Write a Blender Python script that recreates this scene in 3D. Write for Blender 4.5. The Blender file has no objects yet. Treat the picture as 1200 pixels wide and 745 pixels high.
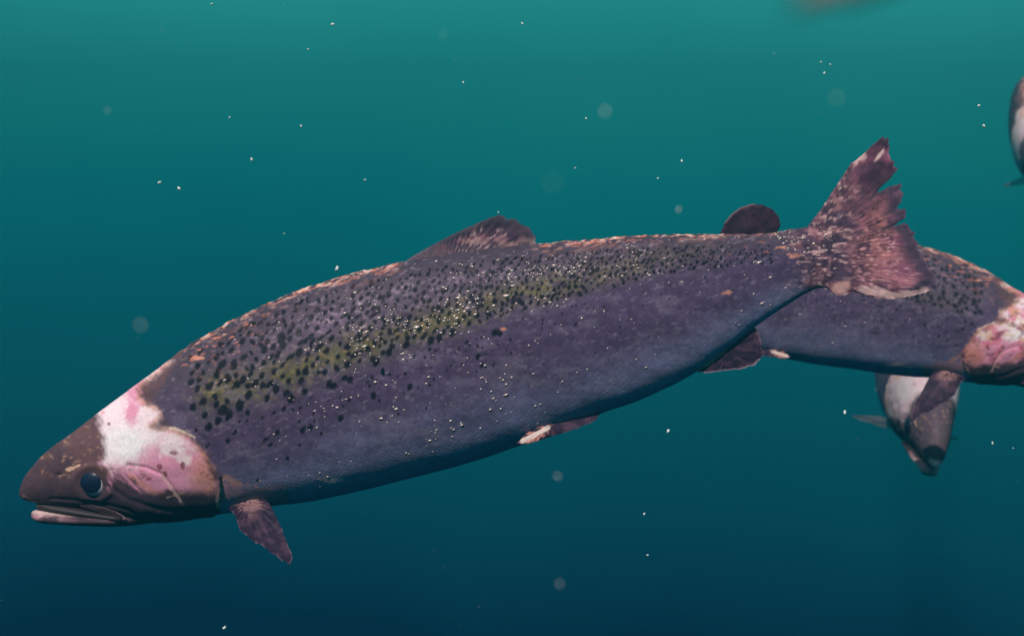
import bpy, math, random
import numpy as np

# ---------------------------------------------------------------- scene, camera, light
scene = bpy.context.scene
col = scene.collection
D0 = 0.95                      # metres from the lens to the near salmon
K = 0.83 / 1200                # metres per photograph pixel at that distance


def W(px, py, d=D0):
    """a point of the place: seen at (px, py), d metres out"""
    f = K * d / D0
    return ((px - 600) * f, d, (372.5 - py) * f)


cam = bpy.data.cameras.new('camera')
cam_o = bpy.data.objects.new('camera', cam)
col.objects.link(cam_o)
cam_o.location = (0, 0, 0)
cam_o.rotation_euler = (math.radians(90), 0, 0)
cam.sensor_width = 36
cam.lens = 36 * D0 / 0.83
cam.clip_start = 0.02
cam.clip_end = 200
cam.dof.use_dof = True
cam.dof.focus_distance = D0 - 0.05
cam.dof.aperture_fstop = cam.lens / 4.5        # a 4.5 mm opening
scene.camera = cam_o

scene.view_settings.view_transform = 'Standard'
scene.view_settings.look = 'None'
scene.view_settings.exposure = 0.30
scene.view_settings.gamma = 1.0
scene.render.engine = 'CYCLES'
scene.cycles.use_denoising = True
scene.cycles.volume_bounces = 1
scene.cycles.max_bounces = 8

SUN_EL, SUN_AZ = math.radians(49), math.radians(203)   # azimuth clockwise from +Y
sun = bpy.data.lights.new('sun', 'SUN')
sun.energy = 5.0
sun.angle = math.radians(0.5)
sun.color = (1.0, 0.84, 0.82)
sun_o = bpy.data.objects.new('sun', sun)
col.objects.link(sun_o)
sd = np.array([math.sin(SUN_AZ) * math.cos(SUN_EL), math.cos(SUN_AZ) * math.cos(SUN_EL), math.sin(SUN_EL)])
from mathutils import Vector
sun_o.rotation_euler = Vector(sd).to_track_quat('Z', 'Y').to_euler()

world = bpy.data.worlds.new('World')
scene.world = world
world.use_nodes = True
nt = world.node_tree
nt.nodes.clear()
N = nt.nodes.new
tc = N('ShaderNodeTexCoord')
sep = N('ShaderNodeSeparateXYZ')
nt.links.new(tc.outputs['Generated'], sep.inputs[0])
# open water: brighter towards the surface, darker towards the deep
wn = N('ShaderNodeTexNoise')
wn.inputs['Scale'].default_value = 2.4
wn.inputs['Detail'].default_value = 3
nt.links.new(tc.outputs['Generated'], wn.inputs['Vector'])
wob = N('ShaderNodeMath'); wob.operation = 'MULTIPLY_ADD'
nt.links.new(wn.outputs['Fac'], wob.inputs[0])
wob.inputs[1].default_value = 0.15
wob.inputs[2].default_value = -0.075
zz = N('ShaderNodeMath'); zz.operation = 'ADD'
nt.links.new(sep.outputs['Z'], zz.inputs[0])
nt.links.new(wob.outputs[0], zz.inputs[1])
mr = N('ShaderNodeMapRange')
tilt = N('ShaderNodeMath'); tilt.operation = 'MULTIPLY_ADD'   # a little darker away to the left
nt.links.new(sep.outputs['X'], tilt.inputs[0])
tilt.inputs[1].default_value = 0.05
nt.links.new(zz.outputs[0], tilt.inputs[2])
nt.links.new(tilt.outputs[0], mr.inputs['Value'])
mr.inputs['From Min'].default_value = -0.5
mr.inputs['From Max'].default_value = 0.7
ramp = N('ShaderNodeValToRGB')
nt.links.new(mr.outputs[0], ramp.inputs[0])
ramp.color_ramp.interpolation = 'LINEAR'
WATER = [(-0.50, (0.0002, 0.006, 0.030)), (-0.262, (0.0003, 0.016, 0.055)), (-0.164, (0.0005, 0.074, 0.117)),
         (-0.093, (0.001, 0.103, 0.136)), (-0.02, (0.001, 0.136, 0.169)), (0.053, (0.001, 0.190, 0.215)), (0.11, (0.003, 0.228, 0.241)),
         (0.155, (0.007, 0.272, 0.262)), (0.262, (0.024, 0.360, 0.340)), (0.40, (0.032, 0.40, 0.385)), (0.70, (0.06, 0.50, 0.46))]
els = ramp.color_ramp.elements
for i, (z, c) in enumerate(WATER):
    e = els[i] if i < 2 else els.new(0.5)
    e.position = (z + 0.5) / 1.2
for i, (z, c) in enumerate(WATER):
    els[i].position = (z + 0.5) / 1.2
    els[i].color = (*c, 1)
bg_w = N('ShaderNodeBackground')
bg_w.inputs['Strength'].default_value = 1.12
nt.links.new(ramp.outputs[0], bg_w.inputs['Color'])
# daylight through the window of the surface overhead
sky = N('ShaderNodeTexSky')
sky.sky_type = 'NISHITA'
sky.sun_disc = False
sky.sun_elevation = SUN_EL
sky.sun_rotation = SUN_AZ
bg_s = N('ShaderNodeBackground')
bg_s.inputs['Strength'].default_value = 0.12
nt.links.new(sky.outputs[0], bg_s.inputs['Color'])
win = N('ShaderNodeMapRange')
win.interpolation_type = 'SMOOTHSTEP'
nt.links.new(zz.outputs[0], win.inputs['Value'])
win.inputs['From Min'].default_value = 0.55
win.inputs['From Max'].default_value = 0.80
mixw = N('ShaderNodeMixShader')
nt.links.new(win.outputs[0], mixw.inputs[0])
nt.links.new(bg_w.outputs[0], mixw.inputs[1])
nt.links.new(bg_s.outputs[0], mixw.inputs[2])
wo = N('ShaderNodeOutputWorld')
nt.links.new(mixw.outputs[0], wo.inputs[0])


# ---------------------------------------------------------------- small maths
def catmull(P, n):
    """P rows on a smooth curve, n samples evenly along the row number"""
    P = np.asarray(P, float)
    m = len(P)
    Q = np.vstack([2 * P[0] - P[1], P, 2 * P[-1] - P[-2]])
    t = np.linspace(0, m - 1, n)
    i = np.minimum(t.astype(int), m - 2)
    f = (t - i)[:, None]
    a, b, c, d = Q[i], Q[i + 1], Q[i + 2], Q[i + 3]
    return 0.5 * (2 * b + (c - a) * f + (2 * a - 5 * b + 4 * c - d) * f ** 2 + (3 * b - a - 3 * c + d) * f ** 3)


def _hash(ix, iy, seed):
    h = (ix.astype(np.int64) * 374761393 + iy.astype(np.int64) * 668265263 + seed * 982451653) & 0xFFFFFFFF
    h = ((h ^ (h >> 13)) * 1274126177) & 0xFFFFFFFF
    return ((h ^ (h >> 16)) & 0xFFFF) / 65535.0


def noise(x, y, seed=0):
    x, y = np.broadcast_arrays(np.asarray(x, float), np.asarray(y, float))
    ix, iy = np.floor(x), np.floor(y)
    fx, fy = x - ix, y - iy
    fx, fy = fx * fx * (3 - 2 * fx), fy * fy * (3 - 2 * fy)
    a, b = _hash(ix, iy, seed), _hash(ix + 1, iy, seed)
    c, d = _hash(ix, iy + 1, seed), _hash(ix + 1, iy + 1, seed)
    return (a * (1 - fx) + b * fx) * (1 - fy) + (c * (1 - fx) + d * fx) * fy


def fbm(x, y, seed=0, octs=4):
    v, amp, tot = 0.0, 1.0, 0.0
    for o in range(octs):
        v = v + amp * noise(x * 2 ** o, y * 2 ** o, seed + 17 * o)
        tot += amp
        amp *= 0.55
    return v / tot


def sstep(a, b, x):
    t = np.clip((x - a) / (b - a), 0, 1)
    return t * t * (3 - 2 * t)


def base_col(c, X):
    return np.broadcast_to(np.asarray(c, float), X.shape + (3,))


def mix(c, d, f):
    f = np.asarray(f)[..., None]
    return c * (1 - f) + np.asarray(d, float) * f


def poly_sd(X, Y, P):
    """signed distance to a closed outline, negative inside"""
    P = np.asarray(P, float)
    best = np.full(X.shape, 1e9)
    inside = np.zeros(X.shape, bool)
    for (x0, y0), (x1, y1) in zip(P, np.roll(P, -1, 0)):
        dx, dy = x1 - x0, y1 - y0
        t = np.clip(((X - x0) * dx + (Y - y0) * dy) / (dx * dx + dy * dy + 1e-9), 0, 1)
        best = np.minimum(best, (X - x0 - t * dx) ** 2 + (Y - y0 - t * dy) ** 2)
        cr = (y0 > Y) != (y1 > Y)
        with np.errstate(divide='ignore', invalid='ignore'):
            xi = x0 + (Y - y0) / (dy if abs(dy) > 1e-9 else 1e-9) * dx
        inside ^= cr & (X < xi)
    d = np.sqrt(best)
    return np.where(inside, -d, d)


def line_d(X, Y, P):
    best = np.full(np.shape(X), 1e9)
    for (x0, y0), (x1, y1) in zip(P[:-1], P[1:]):
        dx, dy = x1 - x0, y1 - y0
        t = np.clip(((X - x0) * dx + (Y - y0) * dy) / (dx * dx + dy * dy), 0, 1)
        best = np.minimum(best, (X - x0 - t * dx) ** 2 + (Y - y0 - t * dy) ** 2)
    return np.sqrt(best)


# ---------------------------------------------------------------- materials
def skin_material(name, scale_bump, rough, silver):
    m = bpy.data.materials.new(name)
    m.use_nodes = True
    t = m.node_tree
    nd, lk = t.nodes.new, t.links.new
    b = t.nodes['Principled BSDF']
    pig = nd('ShaderNodeAttribute'); pig.attribute_name = 'pigment'
    co = nd('ShaderNodeAttribute'); co.attribute_name = 'skin_co'
    sc = nd('ShaderNodeAttribute'); sc.attribute_name = 'scaly'
    n1 = nd('ShaderNodeTexNoise')
    n1.inputs['Scale'].default_value = 0.28
    n1.inputs['Detail'].default_value = 5
    n1.inputs['Roughness'].default_value = 0.7
    lk(co.outputs['Vector'], n1.inputs['Vector'])
    vor = nd('ShaderNodeTexVoronoi')
    vor.voronoi_dimensions = '2D'
    vor.inputs['Scale'].default_value = 0.185
    vor.inputs['Randomness'].default_value = 0.28
    lk(co.outputs['Vector'], vor.inputs['Vector'])
    # colour: fine mottling, each scale a touch lighter or darker
    mr1 = nd('ShaderNodeMapRange')
    lk(n1.outputs['Fac'], mr1.inputs['Value'])
    mr1.inputs['From Min'].default_value = 0.3; mr1.inputs['From Max'].default_value = 0.7
    mr1.inputs['To Min'].default_value = 0.82; mr1.inputs['To Max'].default_value = 1.2
    sepc = nd('ShaderNodeSeparateColor')
    lk(vor.outputs['Color'], sepc.inputs[0])
    mr2 = nd('ShaderNodeMapRange')
    lk(sepc.outputs[0], mr2.inputs['Value'])
    mr2.inputs['To Min'].default_value = 0.88; mr2.inputs['To Max'].default_value = 1.13
    scmix = nd('ShaderNodeMix'); scmix.data_type = 'FLOAT'
    lk(sc.outputs['Fac'], scmix.inputs[0]); scmix.inputs[2].default_value = 1.0
    lk(mr2.outputs[0], scmix.inputs[3])
    mul = nd('ShaderNodeMath'); mul.operation = 'MULTIPLY'
    lk(mr1.outputs[0], mul.inputs[0]); lk(scmix.outputs[0], mul.inputs[1])
    vm = nd('ShaderNodeVectorMath'); vm.operation = 'SCALE'
    lk(pig.outputs['Color'], vm.inputs[0]); lk(mul.outputs[0], vm.inputs['Scale'])
    lk(vm.outputs[0], b.inputs['Base Color'])
    # gloss varies from scale to scale
    mr3 = nd('ShaderNodeMapRange')
    lk(sepc.outputs[1], mr3.inputs['Value'])
    mr3.inputs['To Min'].default_value = rough - 0.12; mr3.inputs['To Max'].default_value = rough + 0.15
    lk(mr3.outputs[0], b.inputs['Roughness'])
    ms = nd('ShaderNodeMath'); ms.operation = 'MULTIPLY'
    lk(sc.outputs['Fac'], ms.inputs[0]); ms.inputs[1].default_value = silver
    lk(ms.outputs[0], b.inputs['Metallic'])
    b.inputs['Specular IOR Level'].default_value = 0.10
    # relief
    bs = nd('ShaderNodeMath'); bs.operation = 'MULTIPLY'
    lk(sc.outputs['Fac'], bs.inputs[0]); bs.inputs[1].default_value = scale_bump
    bu = nd('ShaderNodeBump')
    bu.invert = True
    bu.inputs['Distance'].default_value = 0.0006
    lk(bs.outputs[0], bu.inputs['Strength'])
    lk(vor.outputs['Distance'], bu.inputs['Height'])
    bu2 = nd('ShaderNodeBump')
    bu2.inputs['Strength'].default_value = 0.10
    bu2.inputs['Distance'].default_value = 0.001
    lk(n1.outputs['Fac'], bu2.inputs['Height'])
    lk(bu.outputs[0], bu2.inputs['Normal'])
    lk(bu2.outputs[0], b.inputs['Normal'])
    return m


def plain(name, c, rough=0.5, metal=0.0, spec=0.5, noise_amt=0.25, scale=300):
    m = bpy.data.materials.new(name)
    m.use_nodes = True
    t = m.node_tree
    b = t.nodes['Principled BSDF']
    n1 = t.nodes.new('ShaderNodeTexNoise')
    n1.inputs['Scale'].default_value = scale
    tc1 = t.nodes.new('ShaderNodeTexCoord')
    t.links.new(tc1.outputs['Object'], n1.inputs['Vector'])
    mr1 = t.nodes.new('ShaderNodeMapRange')
    t.links.new(n1.outputs['Fac'], mr1.inputs['Value'])
    mr1.inputs['To Min'].default_value = 1 - noise_amt
    mr1.inputs['To Max'].default_value = 1 + noise_amt
    vm = t.nodes.new('ShaderNodeVectorMath'); vm.operation = 'SCALE'
    vm.inputs[0].default_value = c
    t.links.new(mr1.outputs[0], vm.inputs['Scale'])
    t.links.new(vm.outputs[0], b.inputs['Base Color'])
    b.inputs['Roughness'].default_value = rough
    b.inputs['Metallic'].default_value = metal
    b.inputs['Specular IOR Level'].default_value = spec
    return m


M_SKIN = skin_material('salmon_skin', 0.16, 0.50, 0.14)
M_FIN = skin_material('salmon_fin', 0.0, 0.5, 0.0)
M_WEB = skin_material('thin_fin', 0.0, 0.5, 0.0)
M_MEMBRANE = skin_material('fin_membrane', 0.0, 0.5, 0.0)
for _m, _f in ((M_WEB, 0.38), (M_MEMBRANE, 0.86)):
    _t = _m.node_tree
    _tr = _t.nodes.new('ShaderNodeBsdfTransparent')
    _mx = _t.nodes.new('ShaderNodeMixShader')
    _mx.inputs[0].default_value = _f
    _t.links.new(_tr.outputs[0], _mx.inputs[1])
    _t.links.new(_t.nodes['Principled BSDF'].outputs[0], _mx.inputs[2])
    _t.links.new(_mx.outputs[0], _t.nodes['Material Output'].inputs['Surface'])
M_PUPIL = plain('eye_pupil', (0.008, 0.013, 0.036), 0.25, 0, 0.4, 0.3, 60)
M_IRIS = plain('eye_iris', (0.62, 0.50, 0.56), 0.4, 0.10, 0.3, 0.5, 300)
M_BALL = plain('eye_ball', (0.10, 0.07, 0.08), 0.3, 0, 0.5, 0.3, 500)
M_MOUTH = plain('mouth_lining', (0.02, 0.012, 0.016), 0.6)
M_FLECK = plain('glint_fleck', (0.90, 0.72, 0.62), 0.28, 0.25, 0.6, 0.75, 260)  # pale colour of the flecks that imitate glints on the flank
M_SNOW = plain('marine_snow', (0.75, 0.78, 0.74), 0.7, 0, 0.2, 0.2, 900)
M_BLOB = plain('brown_blob', (0.20, 0.15, 0.13), 0.7, 0, 0.2, 0.3, 200)


# ---------------------------------------------------------------- mesh helpers
def link_mesh(name, V, F, mat, parent=None, pigment=None, skin_co=None, scaly=None, smooth=True, loc=None):
    """V (n,3), F (m,3 or 4) arrays or list of arrays -> one mesh object; faces turned outwards"""
    V = np.asarray(V, np.float32)
    Fs = F if isinstance(F, list) else [F]
    # outward?
    vol = 0.0
    Vd = V.astype(float) - V.mean(0)
    for f in Fs:
        a, b, c = Vd[f[:, 0]], Vd[f[:, 1]], Vd[f[:, 2]]
        vol += np.einsum('ij,ij->i', a, np.cross(b, c)).sum()
        if f.shape[1] == 4:
            a, b, c = Vd[f[:, 0]], Vd[f[:, 2]], Vd[f[:, 3]]
            vol += np.einsum('ij,ij->i', a, np.cross(b, c)).sum()
    if vol < 0:
        Fs = [f[:, ::-1] for f in Fs]
    me = bpy.data.meshes.new(name)
    nv = len(V)
    nl = sum(f.size for f in Fs)
    nf = sum(len(f) for f in Fs)
    me.vertices.add(nv)
    me.vertices.foreach_set('co', V.ravel())
    me.loops.add(nl)
    me.loops.foreach_set('vertex_index', np.concatenate([f.ravel() for f in Fs]).astype(np.int32))
    me.polygons.add(nf)
    starts, tot, o = [], [], 0
    for f in Fs:
        k = f.shape[1]
        starts.append(o + np.arange(len(f)) * k)
        tot.append(np.full(len(f), k))
        o += f.size
    me.polygons.foreach_set('loop_start', np.concatenate(starts).astype(np.int32))
    me.polygons.foreach_set('loop_total', np.concatenate(tot).astype(np.int32))
    me.update(calc_edges=True)
    me.polygons.foreach_set('use_smooth', np.full(nf, smooth))
    if pigment is not None:
        at = me.attributes.new('pigment', 'FLOAT_COLOR', 'POINT')
        at.data.foreach_set('color', np.hstack([np.clip(pigment, 0, 1), np.ones((nv, 1))]).astype(np.float32).ravel())
    if skin_co is not None:
        at = me.attributes.new('skin_co', 'FLOAT_VECTOR', 'POINT')
        at.data.foreach_set('vector', np.asarray(skin_co, np.float32).ravel())
    if scaly is not None:
        at = me.attributes.new('scaly', 'FLOAT', 'POINT')
        at.data.foreach_set('value', np.asarray(scaly, np.float32).ravel())
    me.materials.append(mat)
    o = bpy.data.objects.new(name, me)
    col.objects.link(o)
    if parent is not None:
        o.parent = parent
    return o


def grid_faces(nu, nv, wrap=True):
    i = np.arange(nu - 1)[:, None]
    j = np.arange(nv if wrap else nv - 1)[None, :]
    j2 = (j + 1) % nv
    return np.stack([i * nv + j, (i + 1) * nv + j, (i + 1) * nv + j2, i * nv + j2], -1).reshape(-1, 4)


def fan_faces(c, ring):
    r = np.asarray(ring)
    return np.stack([np.full(len(r), c), r, np.roll(r, -1)], -1)


# ---------------------------------------------------------------- the salmon in its own flat frame
# (x from snout to tail, y downwards, w out of the flank), in units of K metres
STATIONS = np.array([
    (23, 576, 24, 582), (26, 566, 30, 586), (32, 555, 38, 588), (46, 538, 58, 591), (68, 519, 84, 594), (95, 500, 118, 599),
    (122, 479, 148, 606), (150, 458, 185, 612), (180, 436, 222, 609), (212, 412, 262, 602), (252, 387, 312, 593),
    (300, 362, 368, 586), (350, 341, 425, 574), (400, 325, 477, 561), (460, 309, 535, 546), (520, 298, 592, 528),
    (580, 290, 645, 508), (640, 285, 700, 486), (700, 280, 753, 467), (760, 276, 808, 440), (820, 275, 851, 411),
    (860, 275, 884, 384), (900, 273, 917, 361), (935, 268, 950, 341), (958, 266, 972, 336), (982, 262, 996, 336)], float)
WIDTH = np.interp(np.linspace(0, 1, len(STATIONS)), [0, .08, .2, .33, .5, .7, .84, .92, .96, 1],
                  [.80, .74, .66, .62, .54, .50, .42, .33, .20, .015])
ROWS = np.hstack([STATIONS, WIDTH[:, None]])
GILL = [(222, 500), (240, 518), (252, 540), (259, 562), (258, 585), (250, 603)]
PREOP = [(150, 545), (172, 548), (190, 556), (203, 572), (213, 588)]
EYE = (109, 566)
PATCH = [(113, 482), (117, 492), (121, 508), (124, 530), (121, 542), (133, 551), (155, 559), (170, 570), (184, 579),
         (204, 578), (225, 581), (240, 580), (249, 566), (248, 549), (240, 533), (230, 521), (224, 512), (199, 503),
         (176, 500), (188, 489), (190, 481), (170, 473), (163, 465), (164, 452), (177, 443), (198, 425), (185, 418), (130, 455)]
BAND = [(215, 480), (300, 458), (400, 423), (500, 390), (600, 358), (700, 331), (800, 308), (900, 300)]

_cl = catmull(ROWS, 400)
CL = np.stack([(_cl[:, 0] + _cl[:, 2]) / 2, (_cl[:, 1] + _cl[:, 3]) / 2], 1)
_seg = np.diff(CL, axis=0)
CL_S = np.concatenate([[0], np.cumsum(np.hypot(_seg[:, 0], _seg[:, 1]))])
CL_T = np.gradient(CL, axis=0)
CL_T /= np.linalg.norm(CL_T, axis=1)[:, None]
BODY_LEN = CL_S[-1]


def straighten(X, Y):
    """flat frame -> (distance along the mid-line, height below it)"""
    sh = X.shape
    P = np.stack([X.ravel(), Y.ravel()], 1)
    s = np.empty(len(P)); v = np.empty(len(P))
    for a in range(0, len(P), 40000):
        q = P[a:a + 40000]
        d = (q[:, None, 0] - CL[None, ::2, 0]) ** 2 + (q[:, None, 1] - CL[None, ::2, 1]) ** 2
        i = d.argmin(1) * 2
        t = CL_T[i]
        r = q - CL[i]
        s[a:a + 40000] = CL_S[i] + (r * t).sum(1)
        v[a:a + 40000] = -r[:, 0] * t[:, 1] + r[:, 1] * t[:, 0]
    return s.reshape(sh), v.reshape(sh)


class FlatPose:
    """the near salmon: broadside, its flat frame set up at its real size"""
    def __init__(self, ox, oy, d):
        self.ox, self.oy = ox, oy
        self.loc = W(ox, oy, d)

    def __call__(self, X, Y, w):
        return np.stack([(X - self.ox) * K, -w * K, -(Y - self.oy) * K], -1)


class CurvePose:
    """any other salmon: its mid-line laid along a curve in space"""
    def __init__(self, pts, up, side=1, ups=None, girth=1.0):
        P = catmull(np.array([W(*p) for p in pts]), 600)
        seg = np.linalg.norm(np.diff(P, axis=0), axis=1)
        s = np.concatenate([[0], np.cumsum(seg)])
        self.k = s[-1] / BODY_LEN
        self.g = girth
        self.S = s / self.k
        self.loc = tuple(P[200])
        self.P = P - P[200]
        T = np.gradient(P, axis=0)
        T /= np.linalg.norm(T, axis=1)[:, None]
        up = np.asarray(up, float)
        U = up - (T @ up)[:, None] * T
        U /= np.linalg.norm(U, axis=1)[:, None]
        self.T, self.U, self.L = T, U, np.cross(T, U) * side

    def __call__(self, X, Y, w):
        s, v = straighten(np.asarray(X, float), np.asarray(Y, float))
        w = np.broadcast_to(w, s.shape)
        sh = s.shape
        s, v, w = s.ravel(), v.ravel(), w.ravel()
        sc = np.clip(s, self.S[0], self.S[-1])
        f = lambda A: np.stack([np.interp(sc, self.S, A[:, c]) for c in range(3)], 1)
        T, U, L = f(self.T), f(self.U), f(self.L)
        g = self.k * self.g
        out = f(self.P) + T * ((s - sc) * self.k)[:, None] - U * (v * g)[:, None] + L * (w * g)[:, None]
        return out.reshape(*sh, 3)


def body_grid(nu, na):
    # more rows at the blunt snout
    t = np.linspace(0, 1, nu)
    R = catmull(ROWS, 4000)
    acc = np.concatenate([[0], np.cumsum(np.hypot(*np.diff((R[:, :2] + R[:, 2:4]) / 2, axis=0).T) + 0.02)])
    q = np.interp(t * acc[-1], acc, np.arange(4000))
    R = np.stack([np.interp(q, np.arange(4000), R[:, c]) for c in range(5)], 1)
    a = np.linspace(0, 2 * np.pi, na, endpoint=False)
    C = (R[:, 0:2] + R[:, 2:4]) / 2
    H = (R[:, 2:4] - R[:, 0:2]) / 2
    hl = np.linalg.norm(H, axis=1)
    ca, sa = np.cos(a), np.sin(a)
    X = C[:, 0:1] - ca * H[:, 0:1]
    Y = C[:, 1:2] - ca * H[:, 1:2]
    sw = np.sign(sa) * np.abs(sa) ** (2 / 2.25)
    w = (hl * R[:, 4])[:, None] * sw
    return X, Y, w, a, H / hl[:, None], hl, R[:, 4]


def head_relief(X, Y):
    gx = np.interp(Y, [p[1] for p in GILL], [p[0] for p in GILL])
    d = X - gx
    win = sstep(495, 520, Y) * (1 - sstep(603, 612, Y))
    r = np.where(d < 0, 1.6 * np.exp(np.minimum(d, 0) / 22), -1.8 * np.exp(-np.maximum(d, 0) / 8)) * win
    r = r * sstep(-60, -40, d) if False else r
    r -= 1.4 * np.exp(-(line_d(X, Y, PREOP) / 2.2) ** 2)
    e = np.hypot((X - EYE[0]) / 1.15, Y - EYE[1])
    r += 1.6 * np.exp(-((e - 20) / 4) ** 2) - 2.5 * np.exp(-(e / 13) ** 2)
    r -= 1.6 * np.exp(-(line_d(X, Y, [(60, 584), (110, 588), (150, 597), (165, 606)]) / 2.0) ** 2)
    r -= 1.3 * np.exp(-(line_d(X, Y, [(128, 570), (150, 585), (185, 597), (225, 600)]) / 3.0) ** 2)
    r -= 2.0 * np.exp(-(np.hypot((X - 69) / 1.4, Y - 556) / 2.4) ** 2)
    hd = 1 - sstep(230, 290, X)
    r += hd * 2.2 * (fbm(X / 26, Y / 26, 5, 3) - 0.5)
    r += 1.6 * (fbm(X / 60, Y / 22, 6, 3) - 0.5) * (1 - hd)
    return r


SPOT_SETS = {}


def spots_for(seed):
    """dark spots: (x, y, radius, slant); big behind the head, small and dense under the dorsal fin"""
    if seed in SPOT_SETS:
        return SPOT_SETS[seed]
    rg = random.Random(seed)
    R = catmull(ROWS, 600)
    out = []
    if seed == 1:
        out += [(274, 428, 5.5), (254, 440, 5), (256, 434, 4), (276, 451, 5.5), (296, 430, 3.5), (309, 425, 4), (307, 440, 3.8),
                (321, 436, 4), (262, 481, 7), (268, 487, 5.5), (281, 474, 6), (255, 493, 4.5), (291, 462, 5), (308, 451, 4),
                (323, 456, 4.5), (313, 466, 4.5), (341, 467, 5.5), (336, 461, 4), (333, 478, 3.5), (357, 459, 4), (386, 449, 4.5),
                (391, 452, 4), (404, 442, 4), (410, 445, 4), (441, 424, 5), (437, 420, 4), (456, 412, 4), (460, 405, 4),
                (505, 399, 5), (515, 396, 4.5), (530, 391, 4.5), (580, 390, 5), (586, 391, 4), (560, 418, 4), (565, 428, 3),
                (480, 453, 4), (438, 463, 4), (399, 490, 4), (355, 503, 4), (364, 501, 4), (325, 506, 3.5), (238, 470, 5),
                (240, 486, 4.5), (245, 500, 5), (232, 455, 4), (310, 410, 4), (330, 396, 6), (332, 404, 5), (350, 390, 4)]
        out = [(x, y, r, 0.2) for x, y, r in out]
    tries = 0
    while len(out) < 780 and tries < 40000:
        tries += 1
        x = rg.uniform(222, 905)
        yb = np.interp(x, [p[0] for p in BAND], [p[1] for p in BAND])
        yt = np.interp(x, R[:, 0], R[:, 1])
        f = rg.random()                       # 0 at the ridge, 1 at the foot of the band
        y = yt + 14 + f * (yb + 8 - yt - 14)
        p = 1.0
        if f < 0.18: p = 0.55
        if x < 300: p *= 0.35 + 0.5 * f
        if x > 760: p *= 0.5
        if x > 840: p *= 0.4
        if rg.random() < 0.045:                # a few strays lower on the flank
            y = yb + 18 + abs(rg.gauss(0, 32)); p = 0.5 if x < 700 else 0.1; f = -0.6
        if rg.random() > p:
            continue
        big = np.interp(x, [220, 330, 450, 650, 900], [5.6, 5.0, 3.8, 3.0, 1.9])
        r = big * rg.uniform(0.62, 1.12) * (0.72 + 0.38 * f)
        gap = 1.2 if rg.random() < 0.8 else 0.8
        if any((x - a) ** 2 + (y - b) ** 2 < (gap * (r + c) * 1.15) ** 2 for a, b, c, _ in out):
            continue
        out.append((x, y, r, rg.gauss(0.25, 0.3)))
    SPOT_SETS[seed] = out
    return out


def bulge_out(X, Y, w):
    """where a mark on the bulging flank is seen from the flank's side"""
    f = 1 / (1 - np.abs(w) * K / D0)
    return 600 + (X - 600) * f, 372.5 + (Y - 372.5) * f


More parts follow.
